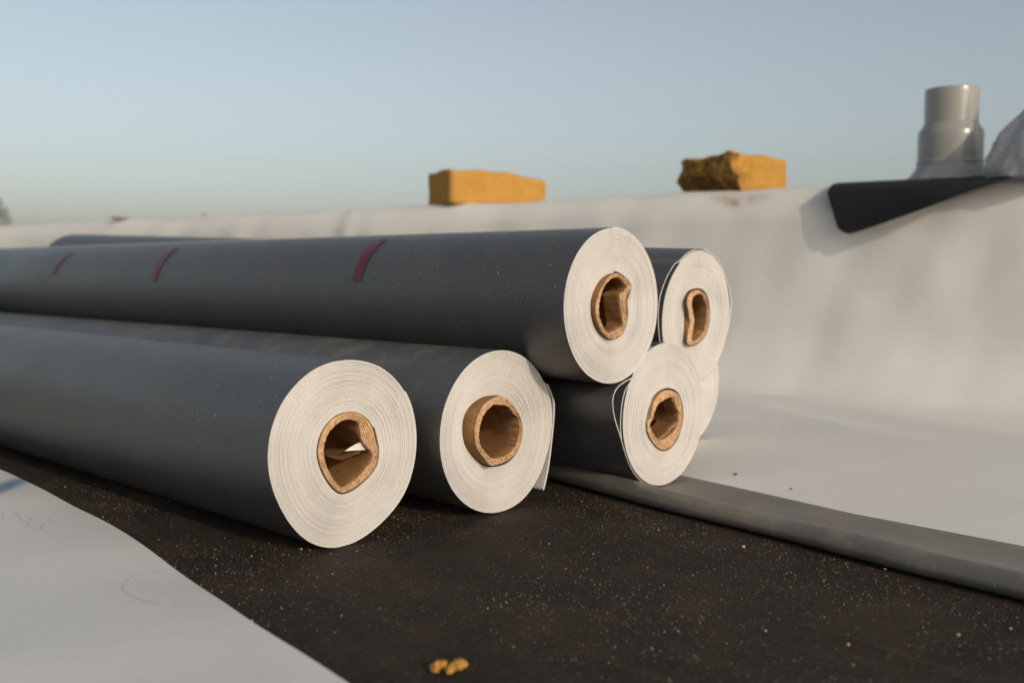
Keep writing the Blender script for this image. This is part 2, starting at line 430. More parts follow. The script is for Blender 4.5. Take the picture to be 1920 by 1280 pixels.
def ribbon(poly, w, name):
    pl = catmull([(q.x, q.y) for q in poly], max(8, 8*len(poly)), False); vv = []
    tv = np.gradient(pl, axis=0); tv /= np.linalg.norm(tv, axis=1)[:, None] + 1e-12
    for q, (x, y) in enumerate(pl):
        for sd in (-.5, .5):
            X, Y = x - tv[q][1]*w*sd, y + tv[q][0]*w*sd
            hit = bvh.ray_cast(Vector((X, Y, .5)), Vector((0, 0, -1)))[0]
            vv.append(Vector((X, Y, (hit.z if hit else .006) + .0005)) - rel(near))
    mesh_obj(name, vv, grid_faces(len(pl), 2), M_PENCIL, near)
ribbon(LOOP, .0034, 'pencil_loop')
for sc_ in SCR: ribbon(sc_, .0024, 'pencil_stroke')
tag(near, 'pale white membrane sheet with faint pencil loop and curved edge over the black sheet', 'roofing sheet')

# folded grey strip between the black sheet and the white floor
st = empty('folded_membrane_strip', (SP.x, SP.y, 0))
tag(st, 'long grey membrane strip with a rounded folded edge between black sheet and white floor', 'membrane strip')
def line_off(P, base_pts):   # distance across from the SP line as function of the coordinate along SD
    xs = [(p - SP).dot(SD) for p in base_pts]; ys = [(p - SP).dot(SN) for p in base_pts]
    return xs, ys
nx, ny = line_off(SP, strip_near); fx, fy = line_off(SP, strip_far)
verts, uvs = [], []
UU = np.linspace(-2.6, 1.4, 300)
PROF = [(.020, .0035), (.006, .0008), (-.0005, .004), (-.003, .0095), (-.0015, .0155), (.003, .0200), (.009, .0228), (.016, .0236), (.022, .0228), (.0235, .0212)]
for u in UU:
    o0 = float(np.interp(u, nx, ny)); o1 = float(np.interp(u, fx, fy))
    o1 = max(o1, o0 + .06)
    wob = .0012*n3(u*5, 3.3) ; hs = 1 + .16*n3(u*3, 8) + .10*n3(u*9, 1)
    arc = 0; last = None
    pts = [(o0 + a + wob, max(.0008, b*hs)) for a, b in PROF]
    a0, b0 = pts[-1]
    for t in np.linspace(0, 1, 12)[1:]:
        zz = .0055 + (b0 - .0055)*(1 - t)**(1.8 + 9*(1 - smooth01((u - .05)/.25))) + .0010*n3(u*14, t*5)*math.sin(math.pi*t)
        pts.append((a0 + (o1 - a0)*t, zz))
    pts.append((o1 + .0003, .0040))
    for (a, b) in pts:
        if last: arc += math.hypot(a - last[0], b - last[1])
        last = (a, b)
        p = SP + SD*u + SN*a; verts.append(Vector((p.x, p.y, b)) - rel(st)); uvs.append((u, arc))
mesh_obj('folded_sheet', verts, grid_faces(len(UU), len(pts)), M_STRIP, st, uvs=uvs)

# ------------------------------------------------------------------ membrane rolls
def roll_frame(c, yaw, pit):
    ax = Vector((-math.sin(yaw)*math.cos(pit), math.cos(yaw)*math.cos(pit), math.sin(pit)))
    u = Vector((math.cos(yaw), math.sin(yaw), 0)); v = u.cross(ax); v = v if v.z > 0 else -v
    return Vector(c), ax, u, v
def zoompts(pts, x0, y0, k): return [(x0 + k*a, y0 + k*b) for a, b in pts]
def on_face(fr, pts, off=0.0):
    c, ax, u, v = fr; p0 = c - ax*off; out = []
    for (x, y) in pts:
        q = on_plane(x, y, p0, ax) - p0; out.append((q.dot(u), q.dot(v)))
    return np.array(out)
def polar(pts, c, th, sm=3):
    d = catmull(pts, 720) - np.asarray(c); a = np.arctan2(d[:, 1], d[:, 0]); r = np.hypot(d[:, 0], d[:, 1])
    o = np.argsort(a); a = a[o]; r = r[o]
    a = np.r_[a - 2*np.pi, a, a + 2*np.pi]; r = np.r_[r, r, r]
    y = np.interp((th + np.pi) % (2*np.pi) - np.pi, a, r)
    for _ in range(sm): y = (np.roll(y, 1) + y*2 + np.roll(y, -1))/4
    return y

def make_roll(name, label, c, yaw, pit, Rr, L, hole_px, rim_px, inner_px, prot, seam, turns=36, outer_px=None, recess=0.0,
              grey=None, seed=1, tails=(), inner_noise=.003):
    rng = random.Random(seed); grey = grey or M_GREY
    fr = roll_frame(c, yaw, pit); C, ax, u, v = fr
    root = empty(name)
    root.matrix_world = Matrix(((u.x, ax.x, v.x, C.x - v.x*Rr), (u.y, ax.y, v.y, C.y - v.y*Rr), (u.z, ax.z, v.z, C.z - v.z*Rr), (0, 0, 0, 1)))
    tag(root, label, 'membrane roll', 'rolls of roofing membrane')
    Z0 = Rr                                              # roll axis above the root, local: x=u, y=ax, z=v
    M = 144; th = np.linspace(0, 2*np.pi, M, endpoint=False) + seam
    hole = on_face(fr, hole_px); hc = hole.mean(0)
    rh = polar(hole, hc, th); rhm = rh.mean()
    ro = np.full(M, Rr)
    if outer_px is not None:
        q = polar(on_face(fr, outer_px), (0, 0), th, 30); ro = np.clip(.35*Rr + .65*q, Rr*.93, Rr*1.03)
    # resting flat: nothing below the base
    ro = np.where(np.sin(th)*ro < -Rr, -Rr/np.minimum(-1e-6, np.sin(th)), ro)
    t = 1.0/turns
    def pos(s, j):
        w = (1 - s); jj = j % M
        r = w*rhm + w**2.6*(rh[jj] - rhm) + s*ro[jj]
        wc = w**1.3
        return hc[0]*wc + math.cos(th[jj])*r, hc[1]*wc + math.sin(th[jj])*r
    verts, faces, fm = [], [], []
    tot = turns*M
    gapk = [max(.06, rng.gauss(.15, .035)) if rng.random() > .08 else rng.uniform(.18, .28) for _ in range(turns + 2)]
    offk = [rng.gauss(0, .00014) for _ in range(turns + 2)]
    for i in range(tot + 1):
        k, j = divmod(i, M); s = i/tot*(1 - t); fr_ = j/M
        gp = gapk[k]*(1 - fr_) + gapk[k + 1]*fr_
        gp *= .55 + .9*max(0, .5 + n3(math.cos(th[j])*1.3, math.sin(th[j])*1.3, seed*3.1 + k*.05))
        y = offk[k]*(1 - fr_) + offk[k + 1]*fr_
        y += recess*max(0, 1 - s/.55)**1.5*(.55 + .45*math.cos(th[j] - 2.3)) + .0009*n3(math.cos(th[j])*1.5, math.sin(th[j])*1.5, seed)
        for (a, dy) in ((0, .0022), (.05, 0), (1 - gp, 0), (1 - gp*.7, .0022)):
            x, z = pos(min(1, s + a*t), j); verts.append((x, y + dy, z + Z0))
    for i in range(tot):
        a, b = i*4, i*4 + 4
        for q in range(3):
            faces.append((a + q, a + q + 1, b + q + 1, b + q)); fm.append(1)
        if i + M < tot:
            faces.append((a + 3, a + 4*M, b + 4*M, b + 3)); fm.append(2)
    e = tot*4                                            # cut end of the sheet at the seam
    # outside surface of the last turn, full length
    NY = [0, .002, .01, .05, .12, .3, .6, 1.0, 1.5, L]
    b0 = len(verts); uvm = {}
    for jj in range(M + 1):
        i = tot - M + jj; s = i/tot*(1 - t) + t
        x, z = pos(min(1, s), jj if jj < M else M - 1 + 1)
        if jj == M: x, z = pos(1.0, 0)
        for y in NY:
            wb = 1 + .0040*n3(y*2.2, math.cos(th[jj % M])*1.2, math.sin(th[jj % M])*1.2 + seed)*min(1, y/.2)
            uvm[len(verts)] = (ro.mean()*2*np.pi*jj/M, y)
            verts.append((x*wb, y, z*wb + Z0))
    ny = len(NY)
    for jj in range(M):
        for q in range(ny - 1):
            a = b0 + jj*ny + q; b = a + ny; faces.append((a, a + 1, b + 1, b)); fm.append(0)
        # lip between the outside and the edge face
        i = tot - M + jj; faces.append((i*4 + 2, b0 + jj*ny, b0 + (jj + 1)*ny, i*4 + 6)); fm.append(1)
    for q in range(ny - 1):                              # the step at the seam
        a = b0 + q; b = b0 + M*ny + q; faces.append((a, b, b + 1, a + 1)); fm.append(1)
    # far end
    f0 = len(verts)
    for jj in range(M):
        x, z = pos(0, jj); verts.append((x, L, z + Z0))
    for jj in range(M):
        faces.append((b0 + jj*ny + ny - 1, f0 + jj, f0 + (jj + 1) % M, b0 + (jj + 1)*ny + ny - 1)); fm.append(1)
    uvl = [uvm.get(i, (vv[0], vv[2])) for i, vv in enumerate(verts)]
    body = mesh_obj('wound_sheet', verts, faces, [grey, M_EDGE, M_GROOVE], root, fm, True, uvl)
    # keep the thin edge faces crisp
    bm_s = np.ones(len(faces), bool)
    for q in range(len(faces)):
        if fm[q] != 0: bm_s[q] = False
    body.data.polygons.foreach_set('use_smooth', bm_s.tolist())
    # cardboard core
    NC = 200
    rim = catmull(on_face(fr, rim_px, prot), NC); inn = catmull(on_face(fr, inner_px, prot), NC)
    hol = catmull(hole, NC); hol = hc + (hol - hc)*.997
    deep_in = hc + (hol - hc)*.86
    vs, fs, fmm = [], [], []
    rows = []
    def ring(pts, y, jit=0, ynoise=0, hf=16):
        idx = len(vs)
        for q, (a, b) in enumerate(pts):
            a2 = 2*math.pi*q/NC
            dx = n3(math.cos(a2)*hf, math.sin(a2)*hf, y*18 + seed)*jit; dz = n3(math.cos(a2)*hf, math.sin(a2)*hf, y*18 + seed + 40)*jit
            vs.append((a + dx, y + ynoise*(n3(math.cos(a2)*9, math.sin(a2)*9, seed + 7 + len(rows)) + .6*n3(math.cos(a2)*26, math.sin(a2)*26, seed + len(rows)*3)), b + dz + Z0))
        rows.append((idx, y))
    ring(hol, .25); ring(hol, .05); ring(hol, .006); ring(hol*.85 + rim*.15, 0.0); ring(rim, -prot + .0012, 0, .0012)
    n_out = len(rows)
    ring(rim*.95 + inn*.05, -prot, .0003, .0006)
    for w in (.12, .30, .48, .66, .82):                  # wound paper plies, their cut edges uneven
        up = -prot - .0004*rng.random()
        ring(rim*(1 - w) + inn*w, up, .0003, .0008); ring(rim*(1 - w - .10) + inn*(w + .10), up - .0002, .0004, .0009)
        ring(rim*(1 - w - .125) + inn*(w + .125), up + .0011, .0003, .0004)
    n_rim = len(rows)
    ring(inn, -prot + .0014, .0008, .0012, 22)
    for y, w in ((.006, .05), (.014, .12), (.024, .25), (.036, .38), (.05, .5), (.07, .62), (.095, .75), (.13, .85), (.18, .95), (.26, 1), (.5, 1), (L, 1)):
        ring(inn*(1 - w) + deep_in*w, y, inner_noise*(.8 if y < .2 else .3), 0, 3.0)
    ring(hol, L)
    for k in range(len(rows) - 1):
        a, b = rows[k][0], rows[k + 1][0]
        for q in range(NC):
            q2 = (q + 1) % NC; fs.append((a + q, a + q2, b + q2, b + q)); fmm.append(1 if n_out - 1 <= k < n_rim else 0)
    co = mesh_obj('cardboard_core', vs, fs, [M_CARD, M_RIM], root, fmm)
    co.data.polygons.foreach_set('use_smooth', [m_ == 0 for m_ in fmm])
    # loose outer layer(s): polylines in the face plane, running back along the roll
    for (pts_px, fade, ln, ext) in tails:
        base_p = [tuple(q) for q in on_face(fr, pts_px)]
        def arc_ext(p, a1):
            a0 = math.atan2(p[1], p[0]); d_ = (a1 - a0 + math.pi) % (2*math.pi) - math.pi
            return [((Rr + .0012)*math.cos(a0 + d_*w_), (Rr + .0012)*math.sin(a0 + d_*w_)) for w_ in (.2, .4, .6, .8, 1)]
        if ext: base_p = arc_ext(base_p[0], ext[0])[::-1] + base_p + arc_ext(base_p[-1], ext[1])
        pl = catmull(base_p, 40, False)
        vs, fs, fmm, uvq = [], [], [], []
        ys = np.concatenate([[0, .0015], np.linspace(.02, ln, 24)])
        tv = np.gradient(pl, axis=0); tv /= np.linalg.norm(tv, axis=1)[:, None]; nn = np.stack([tv[:, 1], -tv[:, 0]], 1)
        if (nn*pl).sum() < 0: nn = -nn
        for side in (0, 1):
            for q in range(40):
                for y in ys:
                    w = smooth01(y/fade) if fade else 0
                    p = pl[q]; r = np.hypot(*p); tgt = p/r*(Rr + .0006); p = p*(1 - w) + tgt*w
                    p = p + nn[q]*(.0015 if side == 0 else 0)
                    vs.append((p[0], y, p[1] + Z0)); uvq.append((q*.004, y))
        nyy = len(ys); half = 40*nyy
        for q in range(39):
            for k in range(nyy - 1):
                a = q*nyy + k; b = a + nyy
                fs.append((a, a + 1, b + 1, b)); fmm.append(0)
                fs.append((half + a, half + b, half + b + 1, half + a + 1)); fmm.append(1)
            fs.append((q*nyy, q*nyy + nyy, half + q*nyy + nyy, half + q*nyy)); fmm.append(2)
        for k in range(nyy - 1):
            for q in (0, 39): fs.append((q*nyy + k, q*nyy + k + 1, half + q*nyy + k + 1, half + q*nyy + k)); fmm.append(2)
        mesh_obj('loose_layer', vs, fs, [grey, M_UNDER, M_EDGE], root, fmm, True, uvq)
    return root, fr, Z0, Rr

def print_band(roll, px_pts, width, name='print_band', mat=None, lift=.0005, seed=41):
    """printed mark that follows the round surface; px_pts run along its centre line"""
    root, (C, ax, u, v), Z0, Rr = roll
    pts = []
    for (x, y) in px_pts:
        d = ray(x, y); o = CAMP - C
        dx, dz = Vector((d.dot(u), d.dot(v))), Vector((o.dot(u), o.dot(v)))
        a = dx.length_squared; b = 2*dx.dot(dz); cc = dz.length_squared - (Rr + lift)**2
        disc = b*b - 4*a*cc
        k = (-b - math.sqrt(max(0, disc)))/(2*a); P = o + d*k
        pts.append((math.atan2(P.dot(v), P.dot(u)), P.dot(ax)))
    pl = catmull(pts, 24, False); vs, fs = [], []
    for q, (a, y) in enumerate(pl):
        wj = width*(1 + .10*n3(q*.5, y*9))
        for w in (-.5, -.17, .17, .5):
            r = Rr*(1 + .0040*max(0, n3(y*2.2, math.cos(a)*1.2, math.sin(a)*1.2 + seed))) + .00035; vs.append((math.cos(a)*r, y + w*wj, math.sin(a)*r + Z0))
    return mesh_obj(name, vs, grid_faces(24, 4), mat or M_PURPLE, root)

# --- roll at the end of the row, on the black sheet
k = .15625
A_hole = zoompts([(90,620),(110,480),(170,340),(260,230),(360,165),(490,138),(600,162),(690,218),(755,305),(790,400),(812,500),(828,580),(824,680),(803,780),(742,880),(652,972),(552,1055),(452,1105),(378,1118),(295,1072),(205,960),(138,840),(104,730)], 580, 750, k)
A_rim = zoompts([(112,620),(132,480),(190,340),(275,240),(370,175),(495,145),(600,168),(688,222),(748,310),(778,400),(800,500),(822,580),(818,680),(798,780),(738,878),(648,966),(548,1046),(448,1096),(384,1108),(310,1062),(224,955),(160,838),(126,730)], 580, 750, k)
A_inn = zoompts([(175,610),(200,470),(260,360),(340,285),(420,240),(500,235),(580,260),(610,320),(625,400),(645,490),(700,560),(745,610),(765,660),(750,730),(700,800),(640,880),(570,945),(480,1010),(400,1045),(340,1010),(260,890),(200,760)], 580, 750, k)
A_out = zoompts([(65,660),(75,540),(110,420),(165,310),(240,215),(330,150),(430,112),(560,100),(680,115),(770,160),(850,240),(900,320),(930,440),(938,560),(930,680),(905,790),(870,890),(800,980),(720,1060),(640,1130),(570,1180),(500,1208),(430,1215),(360,1205),(290,1165),(225,1090),(165,990),(110,870),(75,770)], 480, 640, .3203)
RA = make_roll('membrane_roll', 'dark grey membrane roll at the open end of the row, white scrap in its core', (-.1793, 1.0702, .1016), R(47.09), 0, .1016, 2.2,
               A_hole, A_rim, A_inn, .003, 0.62, 36, A_out, .0, M_GREY, 11)
rootA, frA, ZA, _ = RA
def face3(fr, pts, off, z0):
    return [(a, -off, b + z0) for a, b in on_face(fr, pts, off)]
# torn ply hanging inside this core and the white paper scrap on it
front = catmull(on_face(frA, zoompts([(775,690),(745,670),(715,618),(640,607),(570,650),(460,690),(340,712),(200,660)], 580, 750, k), -.006), 36, False)
vs = []
for q, (a, b) in enumerate(front):
    for y in np.linspace(0, 1, 9):
        vs.append((a - .006*y*(q/36), .006 + .09*y + .004*n3(q*.3, 2), b + ZA - .012*y*y + .002*n3(q*.2, y*3)))
mesh_obj('torn_ply', vs, grid_faces(36, 9), M_CARD, rootA)
tri = [(440, 612), (500, 572), (560, 535), (625, 503), (670, 545), (712, 602), (640, 600), (540, 606)]
f2 = on_face(frA, zoompts(tri, 580, 750, k), -.004)
vs = [(a, .004 + (.0 if q in (3, 4) else .002), b + ZA) for q, (a, b) in enumerate(f2)] + [(a, .0048 + .002, b + ZA) for a, b in f2]
n8 = len(f2)
mesh_obj('paper_scrap', vs, [tuple(range(n8)), tuple(range(2*n8 - 1, n8 - 1, -1))] + [(q, n8 + q, n8 + (q + 1) % n8, (q + 1) % n8) for q in range(n8)], M_PAPER, rootA, smooth=False)
print_band(RA, [(258, 648), (275, 643), (295, 638.5), (312, 636.2)], .016, seed=11)

# --- second roll of the row, with the hanging tail
k = .1718
B_hole = zoompts([(78,500),(90,400),(130,300),(200,215),(290,155),(380,134),(480,131),(560,176),(625,265),(675,355),(700,450),(696,560),(675,660),(625,762),(545,845),(452,886),(370,894),(290,880),(210,820),(130,720),(90,620)], 860, 720, k)
B_rim = zoompts([(180,560),(190,440),(230,310),(290,220),(380,155),(460,135),(540,165),(600,240),(650,320),(690,430),(690,540),(665,660),(620,750),(540,830),(450,870),(360,890),(300,830),(230,740),(195,660)], 860, 720, k)
B_inn = zoompts([(222,560),(235,450),(280,330),(330,270),(390,225),(460,230),(540,238),(600,300),(640,340),(665,420),(668,520),(645,630),(600,710),(520,780),(430,810),(375,815),(320,770),(250,690),(230,630)], 860, 720, k)
B_out = zoompts([(1075,560),(1085,450),(1110,350),(1160,240),(1220,150),(1300,85),(1380,50),(1450,42),(1530,55),(1600,105),(1660,175),(1700,250),(1728,340),(1735,400),(1735,500),(1725,560),(1700,660),(1665,770),(1620,860),(1555,940),(1470,985),(1380,1002),(1300,990),(1220,945),(1160,880),(1115,800),(1085,690)], 480, 640, .3203)
B_tail = zoompts([(965,0),(1000,80),(1030,165),(1042,235),(1036,400),(1012,640),(985,860),(958,1010),(925,1155)], 860, 720, k)
RB = make_roll('membrane_roll', 'dusty grey membrane roll with hanging loose tail and cardboard core pushed out', (-.0166, 1.216, .1008), R(47.5), 0, .1008, 2.2,
               B_hole, B_rim, B_inn, .014, .55, 34, B_out, .007, M_GREY_DUSTY, 23, [(B_tail, 0, 2.0, None)], .0016)

# --- third roll of the row, with the bulging loop
k = .2267
C_hole = zoompts([(360,680),(368,600),(398,510),(438,440),(498,402),(560,396),(622,428),(650,500),(664,580),(664,660),(644,740),(622,802),(582,862),(530,899),(480,899),(428,862),(386,800),(363,740)], 1130, 640, k)
C_rim = zoompts([(372,690),(377,655),(400,630),(410,580),(430,500),(480,430),(540,404),(600,422),(640,470),(658,580),(656,660),(638,740),(608,810),(568,868),(510,894),(460,878),(412,820),(382,760)], 1130, 640, k)
C_inn = zoompts([(390,690),(412,640),(430,580),(460,520),(510,480),(568,462),(592,492),(618,550),(632,620),(622,690),(598,740),(550,785),(500,812),(460,812),(425,770)], 1130, 640, k)
loop = zoompts([(262,298),(235,312),(180,340),(120,390),(90,460),(88,540),(105,640),(130,720),(155,800),(178,885)], 1130, 640, k)
loop2 = zoompts([(250,312),(195,395),(166,500),(155,600),(151,700),(158,800),(170,850)], 1130, 640, k)
RC = make_roll('membrane_roll', 'grey membrane roll resting on the folded strip, its outer layer bulging in a loop', (.2085, 1.3441, .1040), R(47.29), 0, .0978, 2.2,
               C_hole, C_rim, C_inn, .004, 2.4, 33, None, .0, M_GREY, 37, [(loop, .7, 2.2, (1.9, -1.75)), (loop2, .5, 2.2, (1.9, -1.75))], .0022)

# --- roll on top of those two
k = .125
D_hole = zoompts([(235,700),(250,560),(300,410),(380,280),(480,203),(580,174),(645,176),(726,232),(797,308),(834,390),(826,440),(800,530),(772,610),(770,700),(775,800),(758,920),(727,1042),(664,1114),(590,1160),(520,1173),(420,1130),(330,1030),(268,900)], 1080, 490, k)
D_rim = zoompts([(300,700),(330,560),(390,400),(470,270),(560,195),(640,180),(720,235),(790,310),(828,390),(800,440),(760,520),(745,610),(750,740),(765,850),(740,960),(700,1070),(630,1130),(560,1165),(490,1150),(400,1060),(340,940),(310,820)], 1080, 490, k)
D_inn = zoompts([(345,700),(360,570),(400,440),(460,330),(530,265),(610,235),(680,275),(740,345),(766,388),(740,432),(690,462),(662,520),(672,620),(690,740),(703,860),(696,950),(640,1010),(570,1050),(500,1075),(440,1030),(390,940),(355,830)], 1080, 490, k)
RD = make_roll('membrane_roll', 'grey membrane roll with purple printed bands, stacked on the row nearest the hanging tail', (.1277, 1.2559, .2547), R(47.51), 0, .0989, 2.25,
               D_hole, D_rim, D_inn, .008, 1.6, 36, None, .002, M_GREY, 41, (), .0025)
for pts, w in (([(667, 526), (676, 500), (690, 473), (708, 454), (722, 447)], .019), ([(285, 528), (293, 506), (307, 483), (321, 469), (334, 462.5)], .019), ([(97, 514), (106, 497), (119, 482), (133, 474)], .019)):
    print_band(RD, pts, w)
print_band(RD, [(150, 485), (136, 485.5), (122, 486.5), (107, 489)], .010, 'tan_smear', M_TAN)

def torn_ply(roll, px, prot, depth, seed, sink=.0):
    root, fr, z0, _ = roll; fr_ = catmull(on_face(fr, px, prot), 40, False); vs = []
    for q, (a, b) in enumerate(fr_):
        for y in np.linspace(0, 1, 7):
            vs.append((a + .0012*n3(q*.35, y*2, seed), -prot + .0008*n3(q*.9, seed) + depth*y, b + z0 - sink*y + .0012*n3(q*.3 + 9, y*2, seed)))
    o_ = mesh_obj('torn_ply', vs, grid_faces(40, 7), [M_CARD, M_RIM], root)
    so = o_.modifiers.new('thick', 'SOLIDIFY'); so.thickness = .0009; so.material_offset_rim = 1
torn_ply(RD, zoompts([(800,430),(745,452),(690,474),(664,512),(672,620),(688,740),(706,860),(716,940),(690,1000)], 1080, 490, .125), .0095, .03, 3)
torn_ply(RD, zoompts([(796,470),(740,500),(712,530),(716,640),(728,760),(742,880),(738,960)], 1080, 490, .125), .0085, .02, 5)
torn_ply(RC, zoompts([(470,505),(520,470),(572,452),(604,440),(600,480),(612,530),(634,580)], 1130, 640, .2267), .0050, .025, 7)
torn_ply(RC, zoompts([(632,640),(600,690),(560,725),(540,760),(470,806)], 1130, 640, .2267), .001, .04, 9, .004)
torn_ply(RB, zoompts([(520,236),(548,236),(580,270),(612,318),(648,346)], 860, 720, .1718), .0145, .03, 11)

# --- back roll of the upper layer
k = .2032
E_hole = zoompts([(403,830),(412,700),(421,600),(412,520),(421,450),(468,417),(520,405),(572,412),(613,458),(639,540),(644,640),(634,740),(604,832),(553,894),(500,924),(448,928),(412,890)], 1200, 460, k)
E_rim = zoompts([(440,880),(450,800),(465,720),(455,620),(440,540),(450,470),(490,430),(540,412),(588,442),(618,500),(636,600),(628,720),(598,820),(548,888),(490,920),(452,918)], 1200, 460, k)
E_inn = zoompts([(480,870),(490,780),(500,700),(490,620),(478,540),(490,480),(530,450),(570,455),(598,500),(622,580),(617,700),(588,800),(540,860),(495,885)], 1200, 460, k)
e_l = zoompts([(330,170),(295,215),(240,320),(190,470),(172,620),(175,760),(190,900),(215,1000)], 1200, 460, k)
e_r = zoompts([(660,80),(725,150),(792,300),(832,450),(842,560),(815,750),(760,940),(700,1060)], 1200, 460, k)
RE = make_roll('membrane_roll', 'grey upper roll beside the white parapet, its core squeezed to a bean shape', (.2771, 1.488, .2290), R(49.69), R(1.9), .0995, 1.93,
               E_hole, E_rim, E_inn, .010, 2.2, 34, None, .0, M_GREY, 53, [(e_l, .8, 1.93, (1.7, -2.0)), (e_r, .8, 1.93, (1.5, -1.4))], .002)

# --- back roll of the lower layer, mostly hidden
cF = Vector((.299, 1.680, .1005 + .003)); yF = R(47.9); frF = roll_frame(cF, yF, 0)
def circ_px(fr, r, n=24, dx=0, dz=0, sq=1.0):
    C, ax, u, v = fr; out = []
    for q in range(n):
        a = math.pi - 2*math.pi*q/n; P = C + u*(dx + r*math.cos(a)) + v*(dz + r*sq*math.sin(a))
        d = P - CAMP; c_, s_ = math.cos(PITCH), math.sin(PITCH); fw = d.y*c_ - d.z*s_; up = d.y*s_ + d.z*c_
        out.append((960 + FPX*d.x/fw, 640 - FPX*up/fw))
    return out
RF_ = make_roll('membrane_roll', 'grey membrane roll on the white floor, mostly hidden behind the other rolls', tuple(cF), yF, 0, .1005, 2.0,
               circ_px(frF, .041), circ_px(frF, .0405), circ_px(frF, .0345), .004, 2.0, 34, None, .0, M_GREY, 67)

# ------------------------------------------------------------------ limestone blocks on the parapet
def block(name, label, front_px_left, front_px_right, back, b_deg, w, d, h, seed, broken=False, z=ZT, group=None):
    """front_px_left: pixel of the top-left corner of the front face; w along the front, d deep"""
    b = R(b_deg); ex = Vector((math.cos(b), math.sin(b), 0)); ey = Vector((-math.sin(b), math.cos(b), 0))
    x, y = front_px_left
    # stands on the parapet top: intersect the pixel column with the line "back" metres behind the front edge
    P = on_plane(x, y, WP - WN*back, WN); P.z = 0
    root = empty(name, (P.x, P.y, z))
    nx_, ny_, nz_ = 22, 14, 10
    vs, fs, fm = [], [], []; idx = {}
    def vid(i, j, k):
        if (i, j, k) in idx: return idx[(i, j, k)]
        a, bb, c = i/nx_, j/ny_, k/nz_
        px_, py_, pz_ = a*w, bb*d, c*h
        # rounded, chipped edges
        q = Vector((px_ - w/2, py_ - d/2, pz_ - h/2)); hx = Vector((w/2, d/2, h/2)); rr = .009
        core = Vector([max(-(hx[m] - rr), min(hx[m] - rr, q[m])) for m in range(3)])
        dv = q - core
        if dv.length > 1e-9: q = core + dv.normalized()*min(dv.length, rr)
        nn = Vector((n3(q.x*14, q.y*14, q.z*14 + seed), n3(q.x*14 + 9, q.y*14, q.z*14 + seed), n3(q.x*14, q.y*14 + 5, q.z*14 + seed)))*.006
        q = q + nn
        q.z += .010*(n3(a*2.6 + seed, bb*1.3, 4))*c - .012*c*smooth01((a - .25)/.5)*(1 if not broken else .8)
        if broken:
            e = 1 - smooth01(a/.42)
            q.x += e*(.03*n3(q.y*22, q.z*22, seed) + .05*(c - .5)*-1*0 + .016*n3(q.y*60, q.z*60, seed)) + e*.055*(1 - c)*(1 - a*2)
            q.x -= e*.03*math.exp(-((c - .55)/.22)**2)
            q.y += e*(.02*n3(q.x*30, q.z*30, seed + 4)) + e*.02*(1 - c)
            q.z += e*.012*n3(q.x*35, q.y*35, seed + 8)*c
        idx[(i, j, k)] = len(vs); vs.append((q.x + w/2, q.y + d/2, max(0.0, q.z + h/2))); return idx[(i, j, k)]
    def quad(*c4, m=0): fs.append(tuple(vid(*c) for c in c4)); fm.append(m)
    for i in range(nx_):
        for k_ in range(nz_):
            mt = 1 if broken and i/nx_ < .02 else 0
            quad((i, 0, k_), (i + 1, 0, k_), (i + 1, 0, k_ + 1), (i, 0, k_ + 1), m=mt); quad((i, ny_, k_), (i, ny_, k_ + 1), (i + 1, ny_, k_ + 1), (i + 1, ny_, k_), m=mt)
    for j in range(ny_):
        for k_ in range(nz_):
            quad((0, j, k_), (0, j, k_ + 1), (0, j + 1, k_ + 1), (0, j + 1, k_), m=1 if broken else 0); quad((nx_, j, k_), (nx_, j + 1, k_), (nx_, j + 1, k_ + 1), (nx_, j, k_ + 1))
    for i in range(nx_):
        for j in range(ny_):
            quad((i, j, 0), (i, j + 1, 0), (i + 1, j + 1, 0), (i + 1, j, 0)); quad((i, j, nz_), (i + 1, j, nz_), (i + 1, j + 1, nz_), (i, j + 1, nz_))
    me = mesh_obj(name, vs, fs, [M_LIME, M_LIME_ROUGH], None, fm)
    me.matrix_world = Matrix(((ex.x, ey.x, 0, P.x), (ex.y, ey.y, 0, P.y), (0, 0, 1, z), (0, 0, 0, 1)))
    bpy.data.objects.remove(root)
    tag(me, label, 'stone block', group); return me
block('limestone_block', 'smooth sawn yellow limestone block on the parapet with a shaded end', (844, 329), None, .010, 26, .335, .19, .106, 3, False, ZT - .002)
block('limestone_block', 'yellow limestone block with a rough pitted broken end on the parapet', (1374, 296), None, .018, 25, .176, .25, .098, 8, True, ZT - .002)

# ------------------------------------------------------------------ vent pipe on the parapet
def lathe(profile, n=64):
    vs, fs = [], []
    for (r, z) in profile:
        for q in range(n): vs.append((r*math.cos(2*math.pi*q/n), r*math.sin(2*math.pi*q/n), z))
    for k in range(len(profile) - 1):
        for q in range(n): fs.append((k*n + q, k*n + (q + 1) % n, (k + 1)*n + (q + 1) % n, (k + 1)*n + q))
    return vs, fs
pc = on_plane(1780, 336, WP - WN*.13, WN); SC_P = pc.y/FPX            # metres per photo pixel there
vent = empty('vent_pipe', (pc.x, pc.y, ZT + .004)); print('vent', pc, SC_P)
tag(vent, 'grey plastic vent pipe with black rubber apron hanging over the parapet edge', 'vent pipe')
r1, r2, r3 = 47*SC_P, 57*SC_P, 69*SC_P
zz = lambda y: max(0.0, (pc.z + (336 - y)*SC_P) - ZT - .004)
zb = pc.z - ZT - .004
Y = lambda y: zb + (336 - y)*SC_P
vs, fs = lathe([(r3*1.12, 0.0), (r3*1.10, .006), (r3, Y(330)), (r2*1.06, Y(317)), (r2*1.02, Y(311)), (r2*1.035, Y(308)), (r2*1.035, Y(305)), (r2*1.0, Y(302))])
mesh_obj('flared_base', vs, fs, M_PVC, vent)
